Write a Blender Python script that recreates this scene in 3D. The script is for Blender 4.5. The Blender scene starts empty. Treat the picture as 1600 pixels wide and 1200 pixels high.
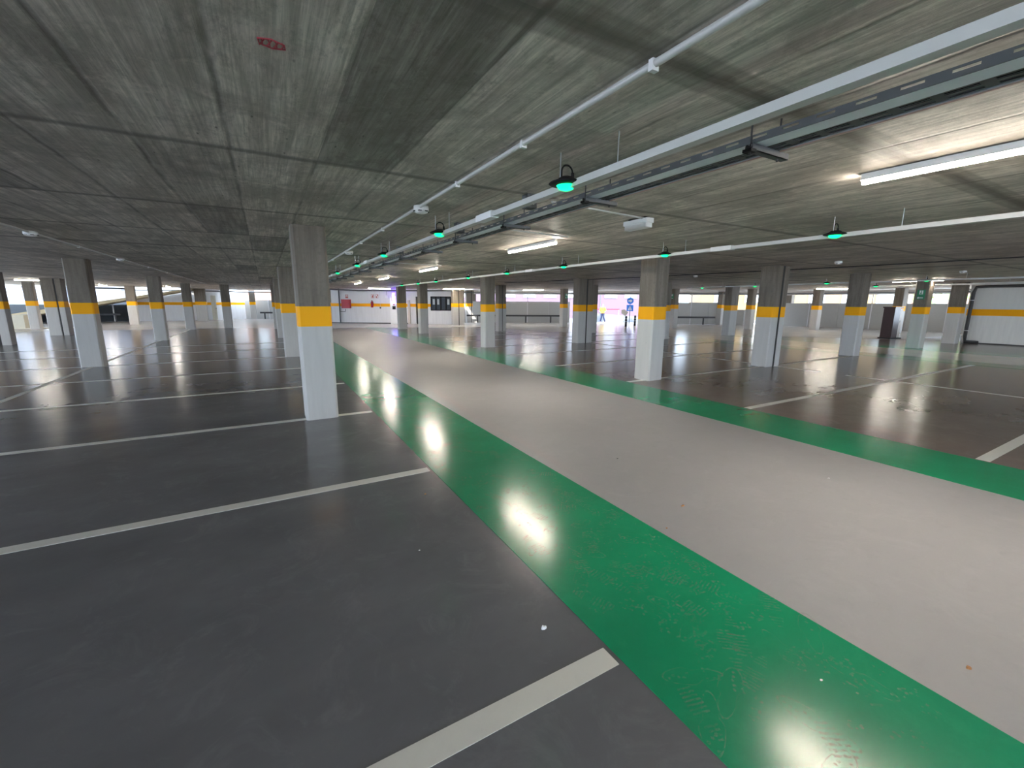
import bpy, math, random
from mathutils import Vector, Matrix
random.seed(7)
SC = bpy.context.scene
COL = SC.collection
CEIL = 2.62

# ------------------------------------------------------------------ mesh helper
class MB:
    def __init__(s): s.v=[]; s.f=[]; s.m=[]; s.sm=[]
    def face(s, pts, mi=0, smooth=False):
        n=len(s.v); s.v += [tuple(p) for p in pts]; s.f.append(tuple(range(n,n+len(pts)))); s.m.append(mi); s.sm.append(smooth); return s
    def raw(s, vs, fs, mi=0, smooth=False):
        n=len(s.v); s.v += [tuple(p) for p in vs]
        for f in fs: s.f.append(tuple(i+n for i in f)); s.m.append(mi); s.sm.append(smooth)
        return s
    def box(s, x0,y0,z0,x1,y1,z1, mi=0, rz=0, c=None):
        vs=[(x,y,z) for z in (z0,z1) for y in (y0,y1) for x in (x0,x1)]
        if rz:
            cx,cy = c if c else ((x0+x1)/2,(y0+y1)/2); ca,sa=math.cos(rz),math.sin(rz)
            vs=[(cx+(x-cx)*ca-(y-cy)*sa, cy+(x-cx)*sa+(y-cy)*ca, z) for x,y,z in vs]
        return s.raw(vs,[(0,2,3,1),(4,5,7,6),(0,1,5,4),(1,3,7,5),(3,2,6,7),(2,0,4,6)],mi)
    def prism(s, prof, z0, z1, mi=0):
        n=len(prof)
        vs=[(x,y,z0) for x,y in prof]+[(x,y,z1) for x,y in prof]
        fs=[tuple(reversed(range(n))),tuple(range(n,2*n))]+[(i,(i+1)%n,n+(i+1)%n,n+i) for i in range(n)]
        return s.raw(vs,fs,mi)
    def chbox(s,x0,y0,z0,x1,y1,z1,c=.03,mi=0):
        return s.prism([(x0+c,y0),(x1-c,y0),(x1,y0+c),(x1,y1-c),(x1-c,y1),(x0+c,y1),(x0,y1-c),(x0,y0+c)],z0,z1,mi)
    def tube(s, path, r, n=8, mi=0, smooth=True, cap=True):
        path=[Vector(p) for p in path]; rr=r if isinstance(r,(list,tuple)) else [r]*len(path)
        rings=[]; prev=None
        for i,p in enumerate(path):
            t=(path[min(i+1,len(path)-1)]-path[max(i-1,0)]).normalized()
            if prev is None:
                u=t.orthogonal().normalized()
            else:
                u=(prev-t*prev.dot(t)).normalized()
            prev=u; w=t.cross(u)
            rings.append([p+(u*math.cos(2*math.pi*k/n)+w*math.sin(2*math.pi*k/n))*rr[i] for k in range(n)])
        vs=[q for rg in rings for q in rg]; fs=[]
        for i in range(len(path)-1):
            for k in range(n): fs.append((i*n+k,i*n+(k+1)%n,(i+1)*n+(k+1)%n,(i+1)*n+k))
        s.raw(vs,fs,mi,smooth)
        if cap:
            s.face(list(reversed(rings[0])),mi); s.face(rings[-1],mi)
        return s
    def lathe(s, prof, n=20, mi=0, c=(0,0,0), smooth=True):
        vs=[];fs=[]
        for r,z in prof:
            for k in range(n):
                a=2*math.pi*k/n; vs.append((c[0]+r*math.cos(a),c[1]+r*math.sin(a),c[2]+z))
        for i in range(len(prof)-1):
            for k in range(n): fs.append((i*n+k,i*n+(k+1)%n,(i+1)*n+(k+1)%n,(i+1)*n+k))
        s.raw(vs,fs,mi,smooth); return s
    def build(s, name, mats, parent=None, loc=None):
        me=bpy.data.meshes.new(name); me.from_pydata(s.v,[],s.f)
        mats=mats if isinstance(mats,(list,tuple)) else [mats]
        for m in mats: me.materials.append(m)
        for p,mi,sm in zip(me.polygons,s.m,s.sm): p.material_index=mi; p.use_smooth=sm
        me.update()
        o=bpy.data.objects.new(name,me); COL.objects.link(o)
        if parent: o.parent=parent
        if loc: o.location=loc
        return o

def tag(o,label=None,cat=None,group=None,kind=None):
    if label: o['label']=label
    if cat: o['category']=cat
    if group: o['group']=group
    if kind: o['kind']=kind
    return o
def empty(name,loc,label,cat,group=None,rz=0):
    o=bpy.data.objects.new(name,None); o.empty_display_size=.1; COL.objects.link(o)
    o.location=loc; o.rotation_euler=(0,0,rz); return tag(o,label,cat,group)
def struct(name,mb,mats): return tag(mb.build(name,mats),kind='structure')
def copy_tree(o,parent=None):
    c=o.copy(); COL.objects.link(c)
    if parent: c.parent=parent
    for ch in o.children: copy_tree(ch,c)
    return c

# ------------------------------------------------------------------ materials
class NT:
    def __init__(s,name):
        s.mat=bpy.data.materials.new(name); s.mat.use_nodes=True; s.t=s.mat.node_tree
        s.b=s.t.nodes['Principled BSDF']; s.out=s.t.nodes['Material Output']
        s.pos=s.n('ShaderNodeNewGeometry').outputs['Position']
    def n(s,ty,**kw):
        nd=s.t.nodes.new(ty)
        for k,v in kw.items(): setattr(nd,k,v)
        return nd
    def l(s,a,b): s.t.links.new(a,b)
    def setv(s,inp,v):
        if hasattr(v,'node'): s.l(v,inp)
        else: inp.default_value=v
    def math(s,op,a,b=0.0,c=None,clamp=False):
        nd=s.n('ShaderNodeMath',operation=op,use_clamp=clamp); s.setv(nd.inputs[0],a); s.setv(nd.inputs[1],b)
        if c is not None: s.setv(nd.inputs[2],c)
        return nd.outputs[0]
    def map(s,scale,vec=None):
        nd=s.n('ShaderNodeMapping'); nd.inputs['Scale'].default_value=scale; s.l(vec or s.pos,nd.inputs['Vector']); return nd.outputs[0]
    def noise(s,scale,vec=None,detail=4,rough=.55,sc=(1,1,1),dist=0):
        nd=s.n('ShaderNodeTexNoise'); nd.inputs['Scale'].default_value=scale; nd.inputs['Detail'].default_value=detail
        nd.inputs['Roughness'].default_value=rough; nd.inputs['Distortion'].default_value=dist
        s.l(s.map(sc,vec),nd.inputs['Vector']); return nd.outputs[0]
    def ramp(s,fac,stops):
        nd=s.n('ShaderNodeValToRGB'); e=nd.color_ramp.elements
        while len(e)<len(stops): e.new(.5)
        for i,(p,c) in enumerate(stops):
            e[i].position=p; e[i].color=(c,c,c,1) if isinstance(c,(int,float)) else (*c,1)
        s.setv(nd.inputs[0],fac); return nd.outputs[0]
    def mix(s,fac,a,b,mode='MIX'):
        nd=s.n('ShaderNodeMix',data_type='RGBA',blend_type=mode); s.setv(nd.inputs[0],fac)
        for i,v in ((6,a),(7,b)):
            if hasattr(v,'node'): s.l(v,nd.inputs[i])
            else: nd.inputs[i].default_value=(*v,1) if len(v)==3 else v
        return nd.outputs[2]
    def sep(s):
        nd=s.n('ShaderNodeSeparateXYZ'); s.l(s.pos,nd.inputs[0]); return nd.outputs
    def bump(s,h,strength=.2,dist=.01):
        nd=s.n('ShaderNodeBump'); nd.inputs['Strength'].default_value=strength; nd.inputs['Distance'].default_value=dist
        s.l(h,nd.inputs['Height']); s.l(nd.outputs[0],s.b.inputs['Normal']); return nd
    def col(s,c): s.setv(s.b.inputs['Base Color'],c if hasattr(c,'node') else (*c,1)); return s
    def p(s,**kw):
        for k,v in kw.items(): s.setv(s.b.inputs[k.replace('_',' ')],v)
        return s

def simple(name,c,rough=.6,metal=0.,var=.06,spec=.5):
    m=NT(name); n=m.noise(6,detail=3)
    m.col(m.mix(m.ramp(n,[(.3,1-var),(.7,1+var)]) if 0 else n,tuple(x*(1-var) for x in c),tuple(min(1,x*(1+var)) for x in c)))
    m.p(Roughness=rough,Metallic=metal); m.b.inputs['Specular IOR Level'].default_value=spec
    return m.mat
def emis(name,c,strength):
    m=NT(name); m.col((.8,.8,.8) if 'tube' in name else (.02,.10,.05)); m.b.inputs['Emission Color'].default_value=(*c,1); m.b.inputs['Emission Strength'].default_value=strength; return m.mat

def mat_ceiling():
    m=NT('board_marked_concrete')
    x,y,z=m.sep()
    # fine board grain running along Y
    g1=m.noise(1.0,sc=(26,1.1,1),detail=6,rough=.65,dist=.3)
    g2=m.noise(1.0,sc=(75,2.2,1),detail=4,rough=.7)
    blot=m.noise(.9,detail=6,rough=.68,dist=.6)
    blot2=m.noise(5.5,detail=6,rough=.75)
    at=m.n('ShaderNodeAttribute',attribute_name='tone').outputs['Fac']
    g3=m.noise(1.0,sc=(7,.55,1),detail=5,rough=.7,dist=.8)
    base=m.mix(m.ramp(g1,[(.30,0),(.66,1)]),(.52,.50,.45),(.97,.955,.90))
    base=m.mix(m.math('MULTIPLY',m.ramp(g3,[(.40,1),(.56,0)]),.5),base,(.33,.32,.29))
    base=m.mix(m.math('MULTIPLY',m.ramp(g2,[(.35,1),(.55,0)]),.45),base,(.27,.26,.225))
    base=m.mix(m.math('MULTIPLY',m.ramp(blot,[(.47,0),(.60,1)]),.65),base,(.33,.32,.29))
    base=m.mix(m.math('MULTIPLY',m.ramp(blot2,[(.57,0),(.70,1)]),.5),base,(.90,.87,.80))
    base=m.mix(m.math('MULTIPLY',m.ramp(m.noise(2.4,detail=8,rough=.8,sc=(1.3,.7,1),dist=.4),[(.49,0),(.60,1)]),.5),base,(.28,.27,.245))
    base=m.mix(m.math('MULTIPLY',m.ramp(m.noise(9,detail=7,rough=.8,sc=(1.6,.8,1)),[(.54,0),(.66,1)]),.45),base,(.22,.21,.185))
    # small dark pock marks
    vo=m.n('ShaderNodeTexVoronoi'); vo.inputs['Scale'].default_value=1.0; m.l(m.map((14,5,1)),vo.inputs['Vector'])
    pk=m.ramp(vo.outputs['Distance'],[(.05,1),(.11,0)])
    keep=m.ramp(m.noise(3.1,detail=2),[(.52,0),(.58,1)])
    base=m.mix(m.math('MULTIPLY',m.math('MULTIPLY',pk,keep),.75),base,(.10,.098,.09))
    # tone of each shuttering board
    base=m.mix(1.0,base,m.ramp(at,[(0,0.52),(.5,1.0),(1,1.08)]),'MULTIPLY')
    # seams across (every 2.16 m) and along (every .515 m)
    wob=m.math('MULTIPLY',m.math('SUBTRACT',m.noise(2.3,detail=5,rough=.7),.5),.05)
    def seam(coord,off,per,w,soft):
        t=m.math('DIVIDE',m.math('SUBTRACT',m.math('ADD',coord,wob),off),per)
        fr=m.math('ABSOLUTE',m.math('SUBTRACT',m.math('FRACT',m.math('ADD',t,.5)),.5))
        d=m.math('MULTIPLY',fr,per)
        return m.ramp(m.math('DIVIDE',d,soft),[(w/soft*.5,1),(1,0)])
    sx=seam(y,1.40,2.155,.032,.06)
    sy=seam(x,.41,.515,.006,.022)
    wear=m.ramp(m.noise(1.7,detail=3),[(.38,.15),(.6,1)])
    base=m.mix(m.math('MULTIPLY',sx,.72),base,(.14,.135,.12))
    base=m.mix(m.math('MULTIPLY',m.math('MULTIPLY',sy,wear),.7),base,(.13,.125,.11))
    # wider stained pour joint
    big=seam(y,1.40,4.31*2,.20,.125)
    base=m.mix(m.math('MULTIPLY',big,.5),base,(.16,.15,.13))
    base=m.mix(1.0,base,(1.0,.925,.89),'MULTIPLY')
    m.col(base); m.p(Roughness=.55); m.b.inputs['Specular IOR Level'].default_value=.3
    h=m.math('ADD',m.math('MULTIPLY',g1,.6),m.math('ADD',m.math('MULTIPLY',sx,-1.2),m.math('MULTIPLY',sy,-.6)))
    m.bump(h,.5,.01)
    return m.mat

def concrete_col(top=1.575,bot=1.305,white=(.555,.54,.515),raw=None):
    m=NT('painted_column' if raw is None else 'painted_wall'); x,y,z=m.sep()
    st=m.noise(1.0,sc=(9,9,.8),detail=5,rough=.65); sp=m.noise(22,detail=4)
    if raw is None:
        r=m.mix(m.ramp(st,[(.3,0),(.7,1)]),(.13,.108,.084),(.235,.202,.165))
        r=m.mix(m.math('MULTIPLY',m.ramp(sp,[(.3,1),(.5,0)]),.4),r,(.12,.11,.095))
    else: r=m.mix(m.ramp(st,[(.3,0),(.7,1)]),tuple(c*.95 for c in raw),raw)
    w=m.mix(m.ramp(st,[(.25,1),(.6,0)]),white,tuple(c*.9 for c in white))
    vo=m.n('ShaderNodeTexVoronoi'); vo.inputs['Scale'].default_value=9; m.l(m.pos,vo.inputs['Vector'])
    dots=m.math('MULTIPLY',m.ramp(vo.outputs['Distance'],[(.05,1),(.09,0)]),m.ramp(m.noise(3,detail=1),[(.5,0),(.6,.6)]))
    if raw is None: w=m.mix(dots,w,(.2,.2,.2))
    yl=(.96,.43,.0)
    c=m.mix(m.math('GREATER_THAN',z,bot),w,yl)
    c=m.mix(m.math('GREATER_THAN',z,top),c,r)
    m.col(c); m.p(Roughness=.6); m.b.inputs['Specular IOR Level'].default_value=.25; m.bump(sp,.15,.004); return m.mat

def floor_mat(name,c,rough,mott=.12,bumpk=.12,scuff=.3,spec=.5,spark=False,scl=1.0):
    m=NT(name)
    n1=m.noise(.8*scl,detail=5,rough=.6,sc=(1,1.6,1)); n2=m.noise(7,detail=5,rough=.7); n3=m.noise(2.6,detail=6,rough=.75,dist=1.2)
    d=tuple(x*(1-mott) for x in c); b=tuple(min(1,x*(1+mott)) for x in c)
    k=m.mix(m.ramp(n1,[(.3,0),(.7,1)]),d,b)
    k=m.mix(m.math('MULTIPLY',m.ramp(n3,[(.52,0),(.75,1)]),scuff),k,tuple(min(1,x*1.5+.03) for x in c))
    k=m.mix(m.math('MULTIPLY',m.ramp(n2,[(.3,1),(.45,0)]),.25),k,tuple(x*.8 for x in c))
    m.col(k)
    rr=m.math('ADD',rough-(.01 if rough<.3 else .04),m.math('MULTIPLY',n1,.02 if rough<.3 else .08)); m.p(Roughness=rr); m.b.inputs['Specular IOR Level'].default_value=spec
    und=m.noise(1.1,detail=1,rough=.4,sc=(1,1.6,1)); fine=m.noise(90 if spark else 60,detail=2)
    h=m.math('ADD',m.math('MULTIPLY',und,1.0),m.math('MULTIPLY',fine,.035 if spark else .012))
    m.bump(h,bumpk,.02); return m.mat

M={}
M['ceil']=mat_ceiling()
M['col']=concrete_col()
M['wall']=concrete_col(1.52,1.29,(.78,.78,.79),raw=(.76,.76,.77))
M['wallr']=concrete_col(1.49,1.21,(.80,.79,.75),raw=(.74,.73,.69))
M['park']=floor_mat('grey_bay_paint',(.165,.166,.178),.205,.14,.14,.35,spec=.4)
M['parkr']=floor_mat('grey_bay_paint_warm_lit',(.21,.172,.155),.205,.14,.14,.3,spec=.4)  # warm reflected light is mixed into this grey
M['lane']=floor_mat('light_grey_lane_paint',(.355,.345,.35),.42,.05,.08,.15)
M['green']=floor_mat('gloss_green_paint',(.008,.29,.135),.19,.12,.09,.18,spark=True)
M['line']=floor_mat('white_line_paint',(.74,.73,.68),.42,.05,.05,.1)
M['street']=floor_mat('street_paving',(.14,.13,.13),.7,.06,.05,.1)
M['apron']=floor_mat('pale_floor_paint',(.50,.465,.43),.18,.05,.10,.1)
M['galv']=simple('galvanised_steel',(.50,.54,.58),.32,.9)
M['galvdark']=simple('dark_zinc',(.10,.105,.11),.5,.4)
M['galvb']=simple('zinc_floor_glow',(.80,.86,.92),.35,.1)  # zinc paled to carry the light thrown up by the floor
M['trunk']=simple('light_grey_trunking',(.56,.56,.54),.38,0,.04)
M['whitepl']=simple('white_plastic',(.80,.80,.80),.4,0,.03)
M['black']=simple('black_plastic',(.012,.012,.013),.6,spec=.2)
M['darkpipe']=simple('dark_grey_pipe',(.035,.033,.032),.5)
M['rod']=simple('threaded_rod',(.06,.06,.065),.5,.6)
M['tube']=emis('tube_light_diffuser',(1.0,.92,.80),50)
M['tubeside']=emis('tube_light_side',(1.0,.86,.68),3)
M['led']=emis('green_indicator_light',(.0,1.0,.22),.42)
M['blueled']=emis('violet_indicator_light',(.16,.05,1.0),4)
M['clad']=simple('grey_cladding_panel',(.42,.415,.395),.6,.0,.04)
M['railbk']=simple('black_guard_rail',(.015,.015,.017),.45)
M['red']=simple('red_cabinet_paint',(.42,.012,.03),.4)
M['signw']=simple('sign_white',(.75,.75,.75),.5)
M['signr']=simple('sign_red',(.45,.05,.03),.5)
M['signg']=simple('sign_green',(.02,.22,.10),.5)
M['signb']=simple('sign_blue',(.03,.20,.75),.5)
M['brown']=simple('dark_maroon_metal',(.045,.015,.015),.4)
M['beige']=simple('beige_cabinet',(.55,.50,.45),.5)
M['pink']=simple('pink_facade_render',(.095,.058,.086),.8,0,.03)
M['yellowb']=simple('yellow_facade_render',(.19,.12,.045),.8,0,.03)
M['salmon']=simple('salmon_facade_render',(.20,.10,.07),.8,0,.03)
M['winfr']=simple('window_white',(.15,.16,.18),.5)
M['shutter']=simple('shutter_and_reflection_grey',(.45,.50,.52),.5)
M['glassd']=simple('dark_window_glass',(.02,.03,.045),.45,0,.05)
M['ramp']=simple('ramp_concrete',(.48,.40,.25),.7,0,.15)
M['louvre']=simple('dark_louvre',(.10,.11,.12),.45,.3)
M['bluewhite']=simple('white_wall_paint',(.42,.45,.54),.6)
M['cream']=simple('cream_plaster',(.62,.58,.46),.6)
M['leaf']=simple('tree_leaf',(.22,.38,.08),.7,0,.3)
M['bark']=simple('tree_bark',(.12,.08,.05),.8)
M['hivis']=simple('hi_vis_yellow',(.38,.44,.02),.7)
M['orange']=simple('hi_vis_orange',(.45,.19,.03),.7)
M['navy']=simple('navy_trousers',(.03,.04,.09),.8)
M['skin']=simple('skin',(.45,.26,.18),.6)
M['hair']=simple('dark_hair',(.03,.02,.015),.8)
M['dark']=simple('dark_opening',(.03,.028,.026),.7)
M['whitebar']=simple('white_painted_metal',(.7,.7,.72),.5)
M['paper']=simple('crumpled_paper',(.8,.8,.8),.7)
M['leafdry']=simple('dry_leaf_tan',(.42,.20,.07),.7)
M['redspray']=simple('red_spray_paint',(.48,.06,.09),.7)
M['cableb']=simple('copper_coloured_cable',(.55,.38,.32),.5)
# window glass (clear)
def glassy():
    m=NT('clear_glass'); t=m.t
    tr=m.n('ShaderNodeBsdfTransparent'); gl=m.n('ShaderNodeBsdfGlossy'); gl.inputs['Roughness'].default_value=.03
    mx=m.n('ShaderNodeMixShader'); mx.inputs[0].default_value=.12
    t.links.new(tr.outputs[0],mx.inputs[1]); t.links.new(gl.outputs[0],mx.inputs[2]); t.links.new(mx.outputs[0],m.out.inputs[0]); return m.mat
def dusty():
    m=NT('pale_dust'); t=m.t; tr=m.n('ShaderNodeBsdfTransparent')
    mx=m.n('ShaderNodeMixShader'); n=m.noise(55,detail=4,rough=.8); n2=m.noise(7,detail=3)
    m.col((.40,.62,.50)); m.p(Roughness=.35)
    f=m.math('MULTIPLY',m.ramp(n,[(.42,0),(.62,.34)]),m.ramp(n2,[(.35,.25),(.65,1)]))
    m.l(f,mx.inputs[0]); t.links.new(tr.outputs[0],mx.inputs[1]); t.links.new(m.b.outputs[0],mx.inputs[2]); t.links.new(mx.outputs[0],m.out.inputs[0]); return m.mat
M['dust']=dusty()

# ------------------------------------------------------------------ FLOOR
struct('floor',MB().box(-20,-9.3,-.30,12,52,0),M['park'])
PER=[(11.9,-9.3),(27.3,-9.3),(27.3,6.7),(36.6,5.0),(36.4,18.2),(34.6,20.6),(32.3,21.8),(28.2,23.8),(22.6,29.6),(11.9,34.8)]
struct('floor',MB().prism(PER,-.305,-.0005),M['parkr'])
# right bays between the first lane and the joint line share the warm light mixed into the colour: thin coat
struct('floor',MB().box(6.55,-9.3,0,11.95,28.2,.0012),M['parkr'])

def strip(name,x0,y0,x1,y1,mat,z,label,cat,group=None):
    return tag(MB().box(x0,y0,0,x1,y1,z).build(name,M[mat]),label,cat,group)
strip('painted_lane',2.365,-9,5.5,28.8,'lane',.002,'light grey driving lane between two green strips','painted lane')
strip('green_strip',1.305,-9,2.365,21.5,'green',.003,'glossy green painted strip beside the closest bay lines','painted strip','green painted strips')
strip('green_strip',5.5,-9,6.55,28.8,'green',.003,'green painted strip on the far side of the first lane','painted strip','green painted strips')
strip('painted_lane',18.15,-9,21.0,13.9,'apron',.002,'pale driving lane in front of the far white wall','painted lane')
strip('green_strip',17.15,-9,18.15,13.9,'green',.003,'thin green strip on near edge of the far pale lane','painted strip','green painted strips')
strip('green_strip',21.0,-9,22.0,13.9,'green',.003,'thin green strip beside far wall, under far columns','painted strip','green painted strips')
# cross lane at the back of the hall
g=MB(); g.prism([(-23,33.0),(-2.0,31.6),(5.5,28.8),(8.2,27.7),(15.6,25.4),(15.6,33.5),(12.2,31.2),(4.2,36.9),(2.2,46),(-1.6,48),(-6,44.9),(-23,44.9)],0,.002)
tag(g.build('painted_lane',M['apron']),'pale cross lane running along the back walls','painted lane')
g=MB(); g.prism([(13.5,25.9),(13.5,20.5),(17.5,18.5),(18.15,13.9),(22,13.9),(26.8,8.6),(36.3,8.6),(35.4,18.6),(28.4,23.6),(22.6,29.4),(15.6,32.8),(15.6,26)],0,.0022)
tag(g.build('painted_lane',M['apron']),'pale lane curving past the exit and grey panels','painted lane')

# ---- white bay lines
LY=[1.28+2.63*k for k in range(-3,9)]
w=.055
lab_l=['white bay line ending at green strip, closest to the camera','second white bay line from camera on dark grey floor','third white bay line, touching foot of the big column',
 'fourth white bay line on dark floor, just behind big column']
k0=0
for i,y in enumerate(LY):
    if y<-3: continue
    if y<21:
        seg=MB()
        if i<7: seg.box(-9.06,y-w,0,1.28,y+w,.0022)
        else: seg.box(-9.06,y-w,0,1.28,y+w,.0022)
        o=seg.build('bay_line',M['line'])
        k=i-3
        lb=lab_l[k] if 0<=k<4 else ['white bay line behind camera beside green strip','white bay line well behind the camera'][i%2] if k<0 else \
           ['fifth','sixth','seventh','eighth','ninth','tenth'][k-4]+' white bay line away on the dark grey floor'
        tag(o,lb,'painted line','white bay lines on the dark side')
for i,y in enumerate(LY):
    if y<-3: continue
    x0=6.58; x1=17.1 if y<18 else 13.4
    if y>21: continue
    o=MB().box(x0,y-w,0.0010,x1,y+w,.0034).build('bay_line',M['line'])
    k=i-3
    names=['first white bay line across brownish floor, running off frame edge','second bay line on brownish floor, white and unbroken to far lane',
      'third bay line on brownish floor, between single and twin column','fourth bay line on brownish floor, one beyond the twin column',
      'fifth bay line away on brownish floor','sixth bay line away on brownish floor','seventh bay line away on brownish floor','eighth bay line away on brownish floor']
    tag(o,names[k] if 0<=k<8 else 'bay line on brownish floor behind the camera','painted line','white bay lines on the brownish side')
o=MB().box(-3.93,7.2,0,-3.83,33,.0021); o=o.build('bay_line',M['line']); tag(o,'long white centre line running through the dark side column row','painted line')
o=MB()
for a,b in ((-9,4.75),(5.3,13.9),(15,25.4)): o.box(11.78,a,.001,11.88,b,.0033)
tag(o.build('bay_line',M['line']),'long white centre line through the twin column row on brownish floor','painted line')

# ---- dusty shoe prints on the green strip
dm=MB()
def shoe(cx,cy,a,s=1.0,style=0):
    ca,sa=math.cos(a),math.sin(a); T=lambda u,v:(cx+(u*ca-v*sa)*s, cy+(u*sa+v*ca)*s, .0034)
    def disc(u,v,r,n=6,rv=None):
        rv=rv or r; dm.face([T(u+r*math.cos(2*math.pi*k/n),v+rv*math.sin(2*math.pi*k/n)) for k in range(n)])
    def outline(pts,t):
        n=len(pts)
        for i in range(n):
            p,q=pts[i],pts[(i+1)%n]; mx,my=(0.0,0.0)
            pi=(p[0]*(1-t),p[1]*(1-t)); qi=(q[0]*(1-t),q[1]*(1-t)); dm.face([T(*p),T(*q),T(*qi),T(*pi)])
    if style==0:    # bubbles tread, sole and heel
        for _ in range(34):
            u=random.uniform(-.13,.13); lim=.046*(1-((u-.04)/.2)**2)
            if -.06<u<-.02: continue
            disc(u,random.uniform(-lim,lim),random.uniform(.004,.009),7)
    elif style==1:  # bar tread
        for k in range(13):
            u=-.13+k*.021; lim=.045*(1-((u-.03)/.19)**2)
            if k in (4,5): continue
            dm.face([T(u,-lim),T(u+.010,-lim),T(u+.010,lim),T(u,lim)])
    else:           # outline of the sole
        pts=[]
        for k in range(28):
            t=2*math.pi*k/28; u=.14*math.cos(t); v=(.048 if u>0 else .036)*math.sin(t)*(1 if abs(u+.03)>.03 else .8); pts.append((u,v))
        outline(pts,.07)
        for k in range(5): disc(.02+.022*k,random.uniform(-.02,.02),.008,5)
for _ in range(230):
    y=abs(random.gauss(0,1))*4.5+.45
    if y>17: continue
    x=random.uniform(1.40,2.28)
    shoe(x,y,math.pi/2+random.gauss(0,.75)+(math.pi if random.random()<.5 else 0),random.uniform(.9,1.1),random.choice([0,0,1,2]))
o=dm.build('shoe_print_dust',M['dust']); tag(o,'pale dusty shoe prints scattered over the glossy green strip','dust',kind='stuff')

# ---- small litter on the floor
def bit(name,x,y,size,mat,label,cat,z=.004,flat=.25):
    mb=MB(); n=7; r=[size*random.uniform(.6,1.1) for _ in range(n)]
    bot=[(x+r[k]*math.cos(2*math.pi*k/n),y+r[k]*.6*math.sin(2*math.pi*k/n),z-.002) for k in range(n)]
    top=[(x+r[k]*.7*math.cos(2*math.pi*k/n+.3),y+r[k]*.5*math.sin(2*math.pi*k/n+.3),z+size*flat*random.uniform(.5,1.4)) for k in range(n)]
    mb.raw(bot+top,[tuple(range(n-1,-1,-1)),tuple(range(n,2*n))]+[(k,(k+1)%n,n+(k+1)%n,n+k) for k in range(n)])
    return tag(mb.build(name,M[mat]),label,cat)
bit('paper_scrap',1.10,1.58,.018,'paper','crumpled white scrap on dark floor near closest bay line','litter',flat=.6)
bit('paper_scrap',.76,2.57,.008,'paper','tiny white crumb on dark floor in second bay','litter')
bit('dry_leaf',2.67,.42,.020,'leafdry','tan leaf bit on light grey lane near frame corner','litter')
bit('dry_leaf',2.85,2.14,.018,'leafdry','rust coloured leaf curl on light grey lane','litter',flat=.5)
bit('dry_leaf',2.45,1.96,.010,'leafdry','small brown crumb on lane beside the green strip edge','litter')
bit('dry_leaf',3.15,3.22,.014,'rod','small dark flake in the middle of the lane','litter')
bit('paper_scrap',4.56,1.84,.016,'paper','pale flake on lane near far green strip','litter')
bit('dry_leaf',1.07,3.38,.012,'leafdry','brown speck on dark floor beside second bay line end','litter')
bit('paper_scrap',2.0,.72,.010,'paper','white paint flake on the green strip','litter')

# ------------------------------------------------------------------ CEILING
SX,SY=.515,2.155
import random as _r
cm=MB(); tones=[]
dark={(0.41,1.40):.02,(-.62,5.71):.08,(-.62,3.555):.55,(-.105,3.555):.75,(-.62,1.40):.7,(-.105,1.4):.8}
darkset={}
for (a,b),t in dark.items(): darkset[(round((a-.41)/SX),round((b-1.40)/SY))]=t
darkset[(0,0)]=.0; darkset[(-2,2)]=.03; darkset[(-2,1)]=.32; darkset[(-1,3)]=.15; darkset[(-2,6)]=.0; darkset[(-12,3)]=.05; darkset[(0,3)]=.4; darkset[(-1,9)]=.0
def outline_ok(x,y):
    if y>47.6: return False
    if x<-5.0 and 41.4<y: return False
    # back wall on the right: skewed hall edge
    if x>4.4 and y > 36.2-(x-4.4)*.722+.8 and x<14.0: return False
    if x>=14.0 and x<22.8 and y>33.9-(x-14.6)*.487+.3: return False
    if x>=22.8 and x<36.8 and y>29.6-(x-22.8)*.72+.9: return False
    return True
x0i,x1i,y0i,y1i=-40,71,-5,22
for i in range(x0i,x1i):
    for j in range(y0i,y1i):
        xa=.41+i*SX; ya=1.40+j*SY; xb=xa+SX; yb=ya+SY
        if not outline_ok((xa+xb)/2,(ya+yb)/2): continue
        cm.face([(xa,ya,CEIL),(xa,yb,CEIL),(xb,yb,CEIL),(xb,ya,CEIL)])
        t=darkset.get((i,j))
        if t is None:
            t=min(1,max(.25,_r.gauss(.62,.14)))
            if _r.random()<.03: t=_r.uniform(.0,.3)
        tones.append(t)
        cm.face([(xa,ya,CEIL+.32),(xb,ya,CEIL+.32),(xb,yb,CEIL+.32),(xa,yb,CEIL+.32)]); tones.append(.5)
me_o=struct('ceiling',cm,M['ceil'])
att=me_o.data.attributes.new('tone','FLOAT','FACE')
for k,t in enumerate(tones): att.data[k].value=t
# red spray mark on the ceiling
mk=MB()
for k in range(7):
    u=.075+.012*k; mk.tube([(u,2.065,CEIL-.002),(u+.006*(-1)**k,2.085,CEIL-.002),(u-.004,2.115,CEIL-.002)],.0025,5)
mk.tube([(.065,2.07,CEIL-.002),(.11,2.055,CEIL-.002),(.155,2.075,CEIL-.002),(.16,2.105,CEIL-.002),(.115,2.12,CEIL-.002),(.07,2.105,CEIL-.002),(.065,2.07,CEIL-.002)],.003,5)
tag(mk.build('spray_mark',M['redspray']),'small red spray painted scribble on the concrete ceiling','mark')

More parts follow.
